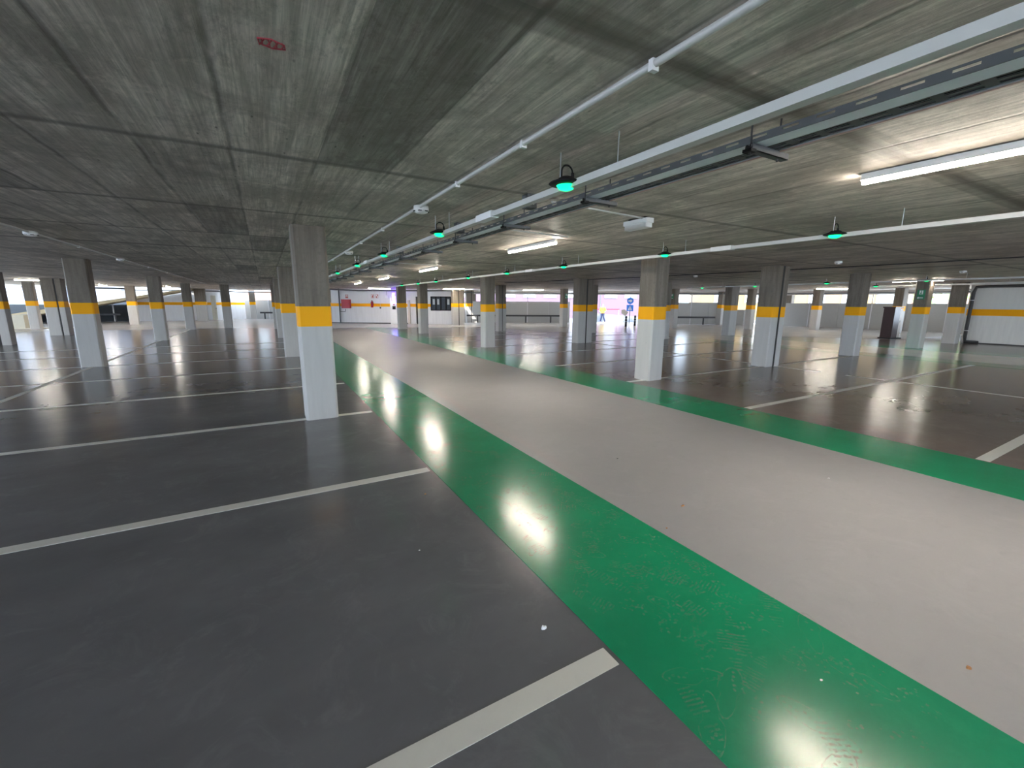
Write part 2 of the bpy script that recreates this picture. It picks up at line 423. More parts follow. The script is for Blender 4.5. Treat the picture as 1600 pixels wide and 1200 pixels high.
# ------------------------------------------------------------------ COLUMNS
def column(x,y,label,wx=.42,wy=.40,group='painted concrete columns',name='concrete_column'):
    o=MB().chbox(x-wx/2,y-wy/2,0,x+wx/2,y+wy/2,CEIL,.028).build(name,M['col']); return tag(o,label,'column',group)
def twin(x,y,label,wa=.31,wb=.22,gap=.085,wy=.42):
    e=empty('twin_concrete_column',(x,y,0),label,'column','twin concrete columns')
    x0=-(wa+wb+gap)/2
    MB().chbox(x0,-wy/2,0,x0+wa,wy/2,CEIL,.02).build('column_half',M['col'],e)
    MB().chbox(x0+wa+gap,-wy/2+.005,0,x0+wa+gap+wb,wy/2-.01,CEIL,.012).build('column_half',M['col'],e)
    MB().box(x0+wa-.01,-wy/2+.014,0,x0+wa+gap+.01,wy/2-.12,CEIL).build('joint_filler',M['dark'],e)
    return e
column(.585,6.63,'large column with yellow band standing beside the glossy green strip')
column(.62,14.58,'column directly behind the large one, half hidden by it')
column(.62,22.4,'slim far column, third in the row of the large one')
column(.60,29.8,'fourth column in row of the large one, mere sliver visible')
column(-3.87,14.56,'dark topped column on centre line of dark bays, closest there',.43,.40)
column(-3.87,22.95,'second column along the centre line of dark bays',.43,.40)
column(-3.84,31.05,'third column along the centre line of dark bays',.43,.40)
column(-2.06,32.2,'bluish lit far column in front of white wall with yellow band',.46,.4)
twin(-8.5,22.95,'twin column cut by the frame edge on the dark side',.28,.25)
twin(-8.5,28.4,'twin column behind the dark bays, lit pale blue',.45,.2,.04,.6)
column(-11.45,34.9,'cream column standing in front of the ramp beam',.42,.40)
column(-7.9,38.9,'cream column under the high end of the ramp',.50,.45)
column(-4.5,43.6,'far column against white wall, beside a door edge',.75,.5)
column(-.95,47.2,'far column between grey panels with bright opening above',.5,.3)
column(7.25,6.62,'single column at far edge of the lane, level with the large one',.42,.44)
column(7.18,14.42,'second single column along brownish bays, in row beside the lane',.42,.42)
column(7.28,22.33,'third single column beside lane, in front of the dark window',.44,.42)
column(7.32,26.55,'fourth single column beside lane, next to violet lit machine',.50,.42)
twin(11.72,6.62,'large twin column in the middle of brownish bays')
twin(11.56,14.3,'twin column in brownish bays, one row behind the large twin',.40,.30,.05,.42)
twin(11.9,22.2,'twin column partly hidden behind second single column',.25,.22,.03,.4)
column(16.70,6.72,'column by far pale lane, seen beyond the large twin column',.42,.44)
column(16.36,14.2,'column edge peeking out behind the single lane column',.42,.42)
column(16.0,18.95,'slim lit column edge behind the middle twin column',.42,.42)
column(18.23,24.65,'column with small green sign before long grey panel wall',.42,.42)
cR4=column(21.98,6.72,'pale column with green exit sign beside the far wall',.46,.42)
column(23.95,20.0,'column near exit with grey panels and black rail behind',.44,.42)
column(21.55,14.3,'orange tinted column between exit and large twin column',.62,.42)
column(28.05,17.2,'greenish lit far column beside the fence gap',.44,.42)
column(31.9,22.0,'pale lavender column against the grey panel wall end',.5,.4)
column(35.7,18.75,'far lavender column at corner of the grey panel wall',.5,.4)
column(31.6,14.9,'far column in front of grey panels beyond large twin column',.5,.45)
column(32.4,10.9,'column standing behind the dark maroon cabinet',.55,.45)
column(37.6,12.35,'pale column between maroon cabinet and exit sign column',.6,.4)
column(26.25,6.85,'corner column of far wall with dark drain pipe',.50,.44)
twin(12.17,29.3,'twin column at corner of the windowed booth wall',.42,.4,.05,.4)
twin(15.0,33.3,'far twin column beside long grey panel wall',.42,.4,.05,.3)
column(4.75,36.35,'dark grey column at end of the wall with red cabinet',.6,.45)

# ------------------------------------------------------------------ WALLS
def wallseg(mb,A,B,z0,z1,t=.2,mi=0,out=1):
    A=Vector(A);B=Vector(B); d=(B-A).normalized(); n=Vector((-d.y,d.x))*out*t
    mb.prism([tuple(A),tuple(B),tuple(B+n),tuple(A+n)] if out>0 else [tuple(B),tuple(A),tuple(A+n),tuple(B+n)],z0,z1,mi); return mb
def wp(A,B,s):
    A=Vector(A);B=Vector(B); return A+(B-A).normalized()*s
W1=(4.4,36.2);W2=(12.3,30.5)
L_=(Vector(W2)-Vector(W1)).length
# back wall with the door opening (6.84..7.45) and window opening (8.0..9.56)
mb=MB(); wallseg(mb,W1,wp(W1,W2,6.5),0,CEIL); wallseg(mb,wp(W1,W2,6.5),wp(W1,W2,6.84),0,CEIL)
wallseg(mb,wp(W1,W2,6.84),wp(W1,W2,7.5),2.05,CEIL); wallseg(mb,wp(W1,W2,7.5),wp(W1,W2,8.02),0,CEIL)
wallseg(mb,wp(W1,W2,8.02),wp(W1,W2,9.58),0,1.02); wallseg(mb,wp(W1,W2,8.02),wp(W1,W2,9.58),2.07,CEIL); wallseg(mb,wp(W1,W2,9.58),W2,0,CEIL)
struct('wall_back',mb,M['wall'])
ang=math.atan2(W2[1]-W1[1],W2[0]-W1[0])
def onwall(name,label,cat,s,z,out=0.0,group=None,A=W1,B=W2,an=None):
    """an Empty on a wall: local x along the wall, local -y towards the hall"""
    p=wp(A,B,s); a=math.atan2(B[1]-A[1],B[0]-A[0]); 
    e=empty(name,(p.x,p.y,z),label,cat,group,a); return e
# baseboard of that wall
mb=MB(); wallseg(mb,wp(W1,W2,.05),wp(W1,W2,6.4),0,.07,.015,out=-1); struct('baseboard_back',mb,M['darkpipe'])
# red hose cabinet
e=onwall('hose_cabinet','red fire hose cabinet on white wall with yellow band','cabinet',1.39,1.15)
MB().box(-.34,-.22,0,.34,-.005,.67).build('cabinet_body',M['red'],e)
d=MB().box(-.31,-.235,.03,.31,-.22,.64).build('door',M['red'],e)
MB().box(.22,-.255,.30,.25,-.235,.38).build('handle',M['rod'],d)
def wsign(s,z,w,h,mat,label,pict):
    e=onwall('fire_sign',label,'sign',s,z,group='small fire signs')
    MB().box(-w/2,-.02,0,w/2,-.004,h).build('sign_plate',M['signw'],e)
    mb=MB()
    if pict=='hose':
        mb.box(-w/2+.03,-.024,.04,w/2-.03,-.02,h*.42); mb.box(-w/2+.05,-.024,h*.5,-w/2+.09,-.02,h-.04); mb.box(w/2-.09,-.024,h*.5,w/2-.05,-.02,h-.06)
    elif pict=='ext':
        mb.box(-.05,-.024,.05,.05,-.02,h*.6); mb.box(-.02,-.024,h*.6,.02,-.02,h*.72); mb.box(-.02,-.024,h*.72,.08,-.02,h*.8)
    else:
        mb.box(-w/2+.03,-.024,.04,-.01,-.02,h*.5); mb.box(.02,-.024,h*.55,w/2-.03,-.02,h-.04)
    mb.box(-w/2,-.0235,0,w/2,-.02,.02); mb.box(-w/2,-.0235,h-.02,w/2,-.02,h)
    mb.box(-w/2,-.0235,0,-w/2+.02,-.02,h); mb.box(w/2-.02,-.0235,0,w/2,-.02,h)
    mb.build('pictogram',M['signr'],e)
wsign(1.42,1.90,.22,.29,'r','small red and white sign above the red hose cabinet','hose')
wsign(3.50,1.92,.24,.29,'r','red and white sign above extinguisher, one closer to cabinet','ext')
wsign(3.84,1.92,.20,.29,'r','red and white sign above extinguisher, one further from cabinet','alarm')
e=onwall('fire_extinguisher','red fire extinguisher hung on the yellow band of the wall','extinguisher',3.45,1.22)
MB().lathe([(0,0),(.085,0),(.09,.03),(.09,.38),(.06,.45),(.025,.48),(.02,.5),(0,.5)],16,c=(0,-.11,0)).build('cylinder_body',M['red'],e)
MB().box(-.02,-.16,.50,.02,-.06,.54).build('valve_handle',M['black'],e)
MB().tube([(0.02,-.11,.5),(.10,-.12,.46),(.12,-.13,.3),(.10,-.13,.12)],.012,6).build('discharge_hose',M['black'],e)
e=onwall('wall_switch_box','small dark switch box under a thin vertical conduit','switch box',4.07,1.14)
MB().box(-.05,-.06,0,.05,-.003,.13).build('switch_body',M['rod'],e); MB().tube([(0,-.02,.13),(0,-.02,1.3)],.008,6).build('conduit_pipe',M['trunk'],e)
e=onwall('wall_speaker','white wall speaker hanging below ceiling near violet light','speaker',4.64,1.93)
MB().chbox(-.11,-.20,0,.11,-.02,.20,.03).build('speaker_case',M['whitepl'],e); MB().tube([(0,-.11,.2),(0,-.11,.42),(.0,-.11,.69)],.01,6).build('hanging_bracket',M['rod'],e)
# drain pipe at wall start
MB_=MB(); MB_.tube([(5.02,35.62,0),(5.02,35.62,CEIL)],.05,8); MB_.tube([(5.02,35.6,.9),(5.36,35.3,.9),(5.38,35.28,1.1)],.025,6)
tag(MB_.build('water_pipe',M['galvdark']),'grey water pipe between dark column and red cabinet','pipe')
# payment kiosk with violet light
e=onwall('payment_kiosk','white payment kiosk with glowing violet lamp panel','kiosk',5.38,0)
MB().box(-.30,-.62,0,.24,-.02,2.05).build('kiosk_body',M['whitepl'],e)
MB().box(-.09,-.66,1.55,.09,-.622,2.3).build('violet_panel',M['blueled'],e)
sc=MB().box(-.12,-.64,1.10,.12,-.622,1.34).build('screen',M['black'],e)
MB().box(-.05,-.645,1.40,.05,-.622,1.48).build('card_slot',M['red'],e)
# door leaf/frame + dark sheet standing for the unlit doorway
e=onwall('brown_door_post','narrow brown panel post beside the dark doorway','post',6.33,0)
MB().box(-.09,-.10,0,.09,-.003,1.78).build('post_panel',M['beige'],e)
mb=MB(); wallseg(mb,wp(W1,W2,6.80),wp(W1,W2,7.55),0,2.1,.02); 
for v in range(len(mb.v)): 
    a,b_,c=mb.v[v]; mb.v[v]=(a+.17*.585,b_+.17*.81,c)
o=struct('doorway_dark_sheet',mb,M['dark'])
# dark framed window with panes
e=onwall('booth_window','black framed window with four panes in the white booth wall','window',8.8,1.02); 
fw=.78
mb=MB(); mb.box(-fw,-.05,0,fw,.05,.07); mb.box(-fw,-.05,.98,fw,.05,1.05)
for u in (-fw,-fw*.5-.03,-.04,fw*.5-.03,fw-.06): mb.box(u,-.05,.05,u+.08,.05,1.0)
mb.build('window_frame',M['black'],e)
MB().box(-fw+.02,.0,.05,fw-.02,.012,1.0).build('window_pane',M['glassd'],e)
for u in (-.62,-.28,.5): MB().box(u,-.012,.45,u+.16,-.002,.85).build('painted_reflection',M['shutter'],e)  # pale plates painted as reflections on the panes
# wall hidden behind the booth
mb=MB(); wallseg(mb,W2,(14.2,33.7),0,CEIL); struct('wall_booth_side',mb,M['wall'])

# left back walls
mb=MB(); wallseg(mb,(-9.2,44.9),(-5.9,45.0),0,CEIL); struct('wall_ramp_end',mb,M['wall'])
mb=MB(); wallseg(mb,(-5.9,45.0),(-4.3,45.9),0,CEIL); wallseg(mb,(-4.3,45.9),(-1.6,48.1),0,CEIL); struct('wall_back_left',mb,M['wall'])
e=empty('side_door',(-3.95,46.05,0),'narrow cream door leaf edge standing out of the white wall','door',None,math.atan2(2.2,2.7))
MB().box(-.12,-.35,0,.10,-.02,2.1).build('door_leaf',M['cream'],e); MB().tube([(-.0,-.36,1.0),(-.0,-.46,1.0),(-.08,-.46,1.0)],.02,6).build('handle',M['black'],e)
mb=MB(); wallseg(mb,(2.3,46.2),(4.4,36.3),0,CEIL,out=1); struct('wall_back_hidden',mb,M['wall'])

def panel_wall(A,B,label,n,z1=1.74,group='grey perimeter panel walls',rail=True,rlabel=None,gap=.02,rail_a=.3,rail_b=.3,posts=None,postm='whitebar',upto=2.36,rin=.55):
    a=math.atan2(B[1]-A[1],B[0]-A[0]); L=math.hypot(B[0]-A[0],B[1]-A[1])
    e=empty('panel_wall',(A[0],A[1],0),label,'panel wall',group,a)
    for k in range(n):
        u0=L*k/n+gap/2; u1=L*(k+1)/n-gap/2
        MB().box(u0,0,.0,u1,.06,z1).build('panel',M['clad'],e)
    for k in range(n+1):
        u=L*k/n; MB().box(u-.025,-.03 if k%2 else .06,0,u+.025,.0 if k%2 else .10,upto if k%2 else z1).build('mullion_post',M[postm],e)
    if rail:
        r=empty('guard_rail',(A[0],A[1],0),rlabel,'guard rail','black guard rails',a)
        MB().box(rail_a,-rin-.05,.52,L-rail_b,-rin+.03,.66).build('rail_bar',M['railbk'],r)
        for u in (posts or [rail_a+.6,L-rail_b-.5]): MB().box(u-.05,-rin-.04,0,u+.05,-rin+.02,.52).build('rail_post',M['railbk'],r)
    return e
panel_wall((14.4,33.5),(22.5,29.6),'long grey panel wall beside the booth, five panels wide',5,rlabel='black guard rail before long panel wall beside the booth',rail_b=.75,posts=[1.2,5.2,7.3])
panel_wall((28.4,23.8),(32.4,21.85),'grey panel wall just past the street exit',3,rlabel='short black guard rail just past the street exit',rail_a=-.6,rail_b=1.2,posts=[2.3])
panel_wall((35.15,19.0),(36.4,8.0),'violet grey panel wall beyond the large twin column',6,rlabel='long black guard rail beyond the large twin column',rail_a=1.3,rail_b=.4,posts=[1.7,6.5,9.5],rin=-.55)
panel_wall((-1.6,48.1),(2.3,46.2),'grey panel wall at the far end beyond dark bays',2,rlabel='black guard rail at far end beyond dark bays',rail_a=1.6,rail_b=.2,posts=[2.0])
bx=empty('grey_cabinet',(32.9,20.7,0),'grey box unit beside the fence gap','cabinet')
MB().box(-.45,-.3,0,.45,.3,1.20).build('cabinet_body',M['clad'],bx)
MB().box(-.40,-.32,.08,.40,-.3,1.12).build('door',M['clad'],bx)

# header beam along the open perimeter
mb=MB()
pts=[(14.3,33.6),(22.5,29.7),(28.3,23.9),(32.4,21.9),(35.1,19.1),(36.5,8.0),(36.4,5.0)]
for A,B in zip(pts[:-1],pts[1:]): wallseg(mb,A,B,2.34,CEIL,.3)
wallseg(mb,(-1.6,48.2),(2.3,46.3),2.48,CEIL,.3)
struct('trim_1',mb,M['beige'])
# service pipes running under the header
mb=MB()
for A,B in zip(pts[:-1],pts[1:]):
    A2=Vector(A);B2=Vector(B);d=(B2-A2).normalized();n=Vector((d.y,-d.x))*.35
    mb.tube([(A2.x+n.x,A2.y+n.y,2.44),(B2.x+n.x,B2.y+n.y,2.44)],.035,6)
tag(mb.build('perimeter_conduit',M['galvdark']),'dark service pipe running under the ceiling along the open edge','pipe')

# far white wall on the east side
mb=MB().box(27.0,-9.3,0,27.25,6.7,CEIL); struct('wall_east',mb,M['wallr'])
mb=MB().box(27.25,6.5,0,36.5,6.7,.9); struct('wall_east_return',mb,M['wallr'])
mb=MB().box(26.96,-9.3,0,27.0,6.6,.05); struct('baseboard_east',mb,M['darkpipe'])
# drain pipe
e=empty('drain_pipe',(26.62,6.50,0),'dark drain pipe rising beside far white wall and running along its top','pipe')
MB().tube([(0.30,-.35,.07),(.0,-.02,.10),(-.02,0,.3),(-.02,0,2.2),(.02,-.05,2.42),(.22,-.4,2.45),(.22,-15.5,2.40)],.062,10).build('pipe_run',M['darkpipe'],e)
for z in (.55,1.85): MB().tube([(-.02,0,z),(-.02,0,z+.03)],.085,10).build('pipe_clamp',M['whitepl'],e)
# wall at the closed sides out of sight: low parapets letting daylight in
struct('wall_west',MB().box(-20,-9.3,0,-19.8,45,.9),M['bluewhite'])
struct('wall_south',MB().box(-20,-9.5,0,27.25,-9.3,1.15),M['bluewhite'])
struct('trim_2',MB().box(-20,-9.5,2.0,27.25,-9.3,CEIL),M['bluewhite'])



# ------------------------------------------------------------------ RAMP zone (far side of dark bays)
e=empty('access_ramp',(-15.1,42,0),'cream concrete ramp edge rising to the ceiling with pale parapet','ramp')
def rampz(x): return .34+(x+15.1)*.211       # underside
mb=MB(); xa,xb=-18.5,-4.9
vs=[(xa+15.1,0,rampz(xa)),(xb+15.1,0,min(CEIL-.14,rampz(xb))),(xb+15.1,0,min(CEIL-.02,rampz(xb)+.36)),(xa+15.1,0,rampz(xa)+.38)]
vs+= [(v[0],2.9,v[2]) for v in vs]
mb.raw(vs,[(0,1,2,3),(7,6,5,4),(0,4,5,1),(1,5,6,2),(2,6,7,3),(3,7,4,0)]); mb.build('ramp_slab',M['ramp'],e)
# wall behind ramp: louvres low, pale parapet high, window openings
mb=MB()
mb.box(-24,45,1.3,-16.9,45.2,1.86); mb.box(-15.15,45,1.3,-14.6,45.2,CEIL); mb.box(-24,45,2.5,-5.9,45.2,CEIL)
mb.box(-16.9,45,1.3,-15.15,45.2,1.86); mb.box(-14.6,45,1.3,-13.4,45.2,1.86); mb.box(-13.5,45,1.3,-9.2,45.2,CEIL)
mb.box(-20,45,CEIL,-5.0,45.2,5.5); struct('wall_ramp_back',mb,M['bluewhite'])
struct('wall_sun_shield',MB().box(-20,41.2,CEIL+.33,-5,41.4,5.6).box(-5,41.2,CEIL+.33,-4.8,45,5.6),M['bluewhite'])  # unseen wall added to keep sun out of the ramp opening
mb=MB()
for k in range(14):
    z=.05+k*.095
    mb.raw([(-24,44.95,z),(-9.2,44.95,z),(-9.2,45.05,z+.085),(-24,45.05,z+.085)],[(0,1,2,3)])
mb.box(-24,45.06,0,-9.2,45.12,1.35)
e2=empty('louvre_wall',(0,0,0),'dark slatted shutter wall under the ramp','shutter wall')
mb.build('slats',M['louvre'],e2)
for x in (-22,-19.6,-17.2,-14.8,-12.4,-10.3): MB().box(x-.04,44.86,0,x+.04,44.94,1.35).build('mullion_post',M['trunk'],e2)
r=empty('guard_rail',(-18,44.3,0),'dark guard rail in front of the slatted shutter wall','guard rail','black guard rails')
MB().box(-5,0,.50,8.2,.08,.64).build('rail_bar',M['railbk'],r)
for u in (-3,0,3,6.2,7.9): MB().box(u-.05,0,0,u+.05,.08,.5).build('rail_post',M['railbk'],r)
struct('wall_ramp_stub',MB().box(-12.7,35.2,0,-12.0,37.5,.78),M['cream'])
tag(MB().box(-24,35.0,0,-9.9,35.7,.05).build('concrete_kerb',M['cream']),'low cream kerb at the foot of the ramp','kerb')

# ------------------------------------------------------------------ LIGHT FITTINGS
def make_tube(L=1.5,label='',loc=(0,0,0),rz=0):
    e=empty('tube_light',loc,label,'light fitting','ceiling tube lights',rz)
    MB().chbox(-.026,-L/2,.0,.026,L/2,.045,.008).build('housing',M['whitepl'],e)
    n=10; mb=MB(); prof=[((.025)*math.cos(math.pi*k/n),-.0005-.030*math.sin(math.pi*k/n)) for k in range(n+1)]
    vs=[(x,-L/2+.01,z) for x,z in prof]+[(x,L/2-.01,z) for x,z in prof]
    fs=[(k,k+1,n+2+k,n+1+k) for k in range(n)]+[tuple(range(n,-1,-1)),tuple(range(n+1,2*n+2))]
    mb.raw(vs,fs)
    for q in (0,1,2,n-3,n-2,n-1): mb.m[q]=1
    mb.build('diffuser',[M['tube'],M['tubeside']],e)
    for q in (-.3,.3): MB().box(-.01,L*q,.045,.01,L*q+.02,.0495).build('clip',M['rod'],e)
    return e
Z=CEIL-.050
T0=make_tube(1.5,'long bright tube light running off the frame edge',(4.05,.97,Z))
def tl(x,y,label,rz=0,src=T0):
    c=copy_tree(src); c.location=(x,y,Z); c.rotation_euler=(0,0,rz); c['label']=label; return c
tl(4.03,6.45,'bright tube light above the lane, second from the camera')
tl(4.2,12.3,'bright tube light above the lane, third from the camera')
tl(4.25,17.9,'short looking tube light above lane, fourth from camera')
tl(4.2,23.2,'farthest small tube light above the lane near cable tray end')
tl(4.05,-4.6,'tube light above the lane just behind camera'); 
tl(7.1,31.2,'tube light parallel to the back wall above fire signs',math.pi/2+.05)
tl(11.6,28.6,'tube light in front of the dark booth window',math.pi/2-.55)
tl(17.1,26.9,'tube light in front of long grey panel wall',math.pi/2-.75)
tl(21.9,6.95,'slim tube light above the column with exit sign')
tl(20.2,-1.5,'added fill tube light beside far white wall, beyond the frame')  # unseen tube added as fill light
tl(20.2,-6.5,'added fill tube light beside far wall, well behind the camera'); tl(12,-3,'added fill tube light over brownish bays behind the camera'); tl(-4,-3.5,'added fill tube light over the dark bays behind the camera')  # three more unseen tubes added for fill
tl(-8.7,36.6,'tube light by the cream ramp column')
tl(-5.5,37.0,'bright tube light glimpsed behind a centre line column')
tl(-9.3,29.3,'tube light above the pale blue twin column',math.pi/2)
for y in (-4,2,8,14,20,26): tl(-11.8,y,'added fill tube light over the outer dark side lane, beyond the frame')  # unseen row added to lift the light on the dark side
tl(29,13,'tube light in the far corner near maroon cabinet',.4)
tl(24,22,'tube light near the street exit',-.7)

# emergency light box with conduit from the tray
e=empty('emergency_light',(3.90,3.86,2.5),'white emergency light box with clear cover on the ceiling','emergency light')
MB().chbox(-.06,-.19,.05,.06,.19,.10,.01).build('back_box',M['whitepl'],e)
MB().chbox(-.052,-.18,0,.052,.18,.05,.015).build('clear_cover',M['whitepl'],e)
MB().box(-.03,-.13,.10,.03,-.10,.12).box(-.03,.10,.10,.03,.13,.12).build('mount',M['black'],e)

# green bay lamps on trunking
def lamp(label,x,y,z=2.42):
    e=empty('bay_indicator_lamp',(x,y,z),label,'indicator lamp','green bay indicator lamps')
    MB().lathe([(0,-.004),(.045,-.004),(.108,.004),(.118,.010),(.110,.017),(.065,.034),(.045,.050),(0,.052)],24).build('lamp_body',M['black'],e)
    MB().lathe([(0,-.034),(.03,-.031),(.052,-.020),(.064,-.004),(.066,.0)],24).build('lens',M['led'],e)
    pth=[(.045,0,.05),(.05,0,.085)]+[(.005+.045*math.cos(a),0,.085+.042*math.sin(a)) for a in [k*math.pi/8 for k in range(0,9)]]+[(-.04,0,.05)]
    MB().tube(pth,.006,6).build('cable_loop',M['black'],e)
    MB().tube([(-.05,.0,.03),(-.05,.0,CEIL-z-.005)],.004,6).build('hanging_rod',M['galv'],e)
    MB().tube([(.05,0,.085),(.052,0,.045)],.011,8).build('connector',M['black'],e)
    return e
ord_=['first','second','third','fourth','fifth','sixth','seventh','eighth','ninth','tenth','eleventh']
SCL=.86
L0=lamp('first and largest green lamp, on trunking beside the cable tray',1.84,2.50)
def lp(x,y,label,z=2.42):
    c=copy_tree(L0); c.location=(x,y,z); c['label']=label; return c
L0.scale=(1,1,1)
for k,y in enumerate([4.93,7.6,10.0,12.9,15.6,18.2,20.9]): lp(1.84,y,ord_[k+1]+' green lamp counted along the trunking beside cable tray')
for k,y in enumerate([2.62,5.05,7.8,10.35,12.9,15.9,18.1,20.6]): lp(5.74,y,ord_[k]+' green lamp counted along the trunking across the lane')
for x,y,lb in [(18.55,5.66,'green lamp seen just above the exit sign column'),(18.2,8.36,'green lamp of far row beside the large twin column'),
   (18.9,11.5,'green lamp of far row, half hidden by large twin column'),(18.95,14.2,'green lamp of far row above short guard rail'),(22.6,8.5,'faint green lamp beyond the column by pale lane')]: lp(x,y,lb)

def trunking(x,label,y0,y1,wd=.075,h=.05,z=2.42,lids=()):
    e=empty('cable_trunking',(x,0,z),label,'trunking','suspended cable trunkings')
    MB().chbox(-wd/2,y0,-h/2,wd/2,y1,h/2,.004).build('trunking_channel',M['trunk'],e)
    y=y0+.4
    while y<y1-.1:
        MB().tube([(0,y,h/2),(0,y,CEIL-z)],.004,6).build('hanger_rod',M['galv'],e); y+=2.66
    for yl in lids:
        MB().box(-wd/2-.012,yl,-h/2-.006,wd/2+.012,yl+.32,h/2+.01).build('joint_cover',M['whitepl'],e)
    return e
trunking(1.868,'pale trunking with green lamps beside cable tray',-9,24,.058,.042,lids=(3.6,9,14))
trunking(5.79,'slim white trunking with green lamps across the lane',-9,24,.075,.045,lids=(3.9,9.1,14.3))
trunking(18.35,'far trunking with green lamps over the pale lane',-9,14.6,.075,.045)
trunking(22.65,'far trunking running above the exit sign column',-9,9.2,.075,.045)

# cable tray
e=empty('cable_tray',(2.37,0,2.455),'galvanised slotted cable tray hanging over the lane edge','cable tray')
y0,y1=-9,29.5
mb=MB()  # solid bottom, the floor's reflection put into its pale colour
mb.box(-.105,y0,0,.0,y1,.003); mb.build('solid_base',M['galvb'],e)
mb=MB(); mb.box(-.108,y0,0,-.104,y1,.020); mb.box(-.108,y0,.031,-.104,y1,.040)
y=-1.0
mb.box(-.108,y0,.018,-.104,y,.033)
while y<16: mb.box(-.108,y+.075,.018,-.104,y+.15,.033); y+=.15
mb.box(-.108,y,.018,-.104,y1,.033); mb.build('slotted_side',M['galvdark'],e)  # darker zinc carries the shade on this side
mb=MB(); mb.box(.0,y0,0,.014,y1,.003); mb.box(.084,y0,0,.100,y1,.003); y=-1.0
mb.box(.0,y0,0,.1,y,.003)
while y<16: mb.box(.01,y+.10,0,.09,y+.14,.003); mb.box(.040,y,0,.062,y+.10,.003); y+=.14
mb.box(.01,y,0,.1,y1,.003); mb.build('perforated_base',M['galvdark'],e)
MB().box(.104,y0,-.004,.108,y1,.055).build('far_side',M['galv'],e)
mb=MB()
for k,(dx,dz) in enumerate([(-.05,.02),(-.02,.018),(.03,.018),(.06,.02),(.045,.035)]):
    mb.tube([(dx+.008*math.sin(t*1.7+k),y0+t*.9,dz) for t in range(int((y1-y0)/.9))],.008,5)
mb.build('cables',M['black'],e)
MB().tube([(.115,y0,-.004),(.115,y1,-.004)],.006,6).build('edge_cable',M['cableb'],e)
y=1.475-1.33*4; k=0
while y<24:
    h=MB().box(-.13,y-.02,-.036,.20,y+.02,-.032).box(-.13,y-.02,-.036,.20,y-.016,-.004).box(-.13,y+.016,-.036,.20,y+.02,-.004).build('hanger_strut',M['galvdark'],e)
    for q in (-.118,.13): MB().tube([(q,y,-.05),(q,y,CEIL-2.455)],.005,6).build('threaded_rod',M['rod'],h)
    MB().box(-.145,y-.024,-.045,-.10,y+.024,-.03).build('strut_cap',M['black'],h)
    y+=1.33
# junction boxes fixed between trunking and tray
for k,(x,y) in enumerate([(2.22,3.58),(2.22,5.25),(2.22,8.0),(2.22,10.4),(2.22,12.6)]):
    e=empty('junction_box',(x,y,2.50),ord_[k]+' dark junction box counted along the gap beside the cable tray','junction box','dark boxes beside cable tray')
    MB().box(-.05,-.05,0,.05,.05,.12).build('box_body',M['galvdark'],e)
    MB().box(-.02,-.052,.03,.02,-.05,.09).build('box_slot',M['whitepl'],e)
# cross conduits feeding lights
def conduit(path,r,label,group=None,mat='trunk',clips=()):
    mb=MB(); mb.tube(path,r,8)
    e=empty('conduit',(0,0,0),label,'conduit',group); mb.build('conduit_pipe',M[mat],e)
    for c in clips: MB().box(c[0]-.018,c[1]-.012,CEIL-.045,c[0]+.018,c[1]+.012,CEIL-.001).build('pipe_clip',M['whitepl'],e)
    return e
zc=CEIL-.018
conduit([(2.5,3.62,zc),(3.9,3.75,zc)],.010,'thin conduit from cable tray to the emergency light','thin cross conduits')
conduit([(2.5,5.2,zc),(4.0,5.35,zc)],.010,'thin conduit feeding the second lane tube light','thin cross conduits')
conduit([(2.5,11.0,zc),(4.2,11.2,zc)],.010,'thin conduit feeding the third lane tube light','thin cross conduits')
conduit([(1.47,-9,zc),(1.47,28,zc)],.016,'white ceiling conduit with smoke detectors above the green strip',None,'trunk',[(1.47,y) for y in (.3,1.42,2.45,3.5,6.1,7.6,11,13.5)])
conduit([(-2.86,-9,zc),(-2.86,31,zc)],.014,'thin white ceiling conduit above the dark bays',None,'trunk',[(-2.86,y) for y in (6.5,8.2,11,13.6,16.5,19.3)])
conduit([(13.6,-9,zc),(13.2,5.4,zc),(12.2,12,zc),(10.4,19,zc)],.012,'thin dark conduit snaking over the brownish bays',None,'rod')
conduit([(2.37,29.5,2.46),(2.6,30.6,2.46),(6,33.6,2.46),(8.2,32.6,2.46),(12.1,29.0,2.46)],.05,'thick dark service pipes along the back wall ceiling',None,'galvdark')
conduit([(-9.5,44.2,2.44),(-5.5,43.6,2.46),(-1.6,47.2,2.46),(2.2,45.5,2.46)],.05,'thick dark service pipe above the far white wall',None,'galvdark')
def detector(x,y,label):
    e=empty('smoke_detector',(x,y,CEIL),label,'smoke detector','white smoke detectors')
    MB().lathe([(0,-.001),(.055,-.001),(.058,-.03),(.050,-.052),(.030,-.062),(0,-.064)],20).build('detector_body',M['whitepl'],e)
    mb=MB()
    for k in range(6):
        a=k*math.pi/3; mb.box(.0485*math.cos(a)-.012,.0485*math.sin(a)-.012,-.049,.0485*math.cos(a)+.012,.0485*math.sin(a)+.012,-.043)
    mb.build('vent_slots',M['black'],e)
    return e
D0=detector(1.50,4.55,'larger white smoke detector on conduit above the green strip')
D0.scale=(1.35,1.35,1.2)
def dt(x,y,label):
    c=copy_tree(D0); c.location=(x,y,CEIL); c['label']=label
dt(1.53,9.16,'second smoke detector along conduit, behind the large one'); dt(-2.86,9.11,'white smoke detector on thin conduit above the dark bays')
dt(-2.86,13.65,'second smoke detector on thin conduit above dark bays'); dt(11.5,5.1,'white smoke detector over the large twin column')
dt(13.2,10.2,'small smoke detector above the brownish bays'); dt(17.4,4.55,'smoke detector over the far lane entrance')
dt(22.2,4.0,'smoke detector near the far white wall')

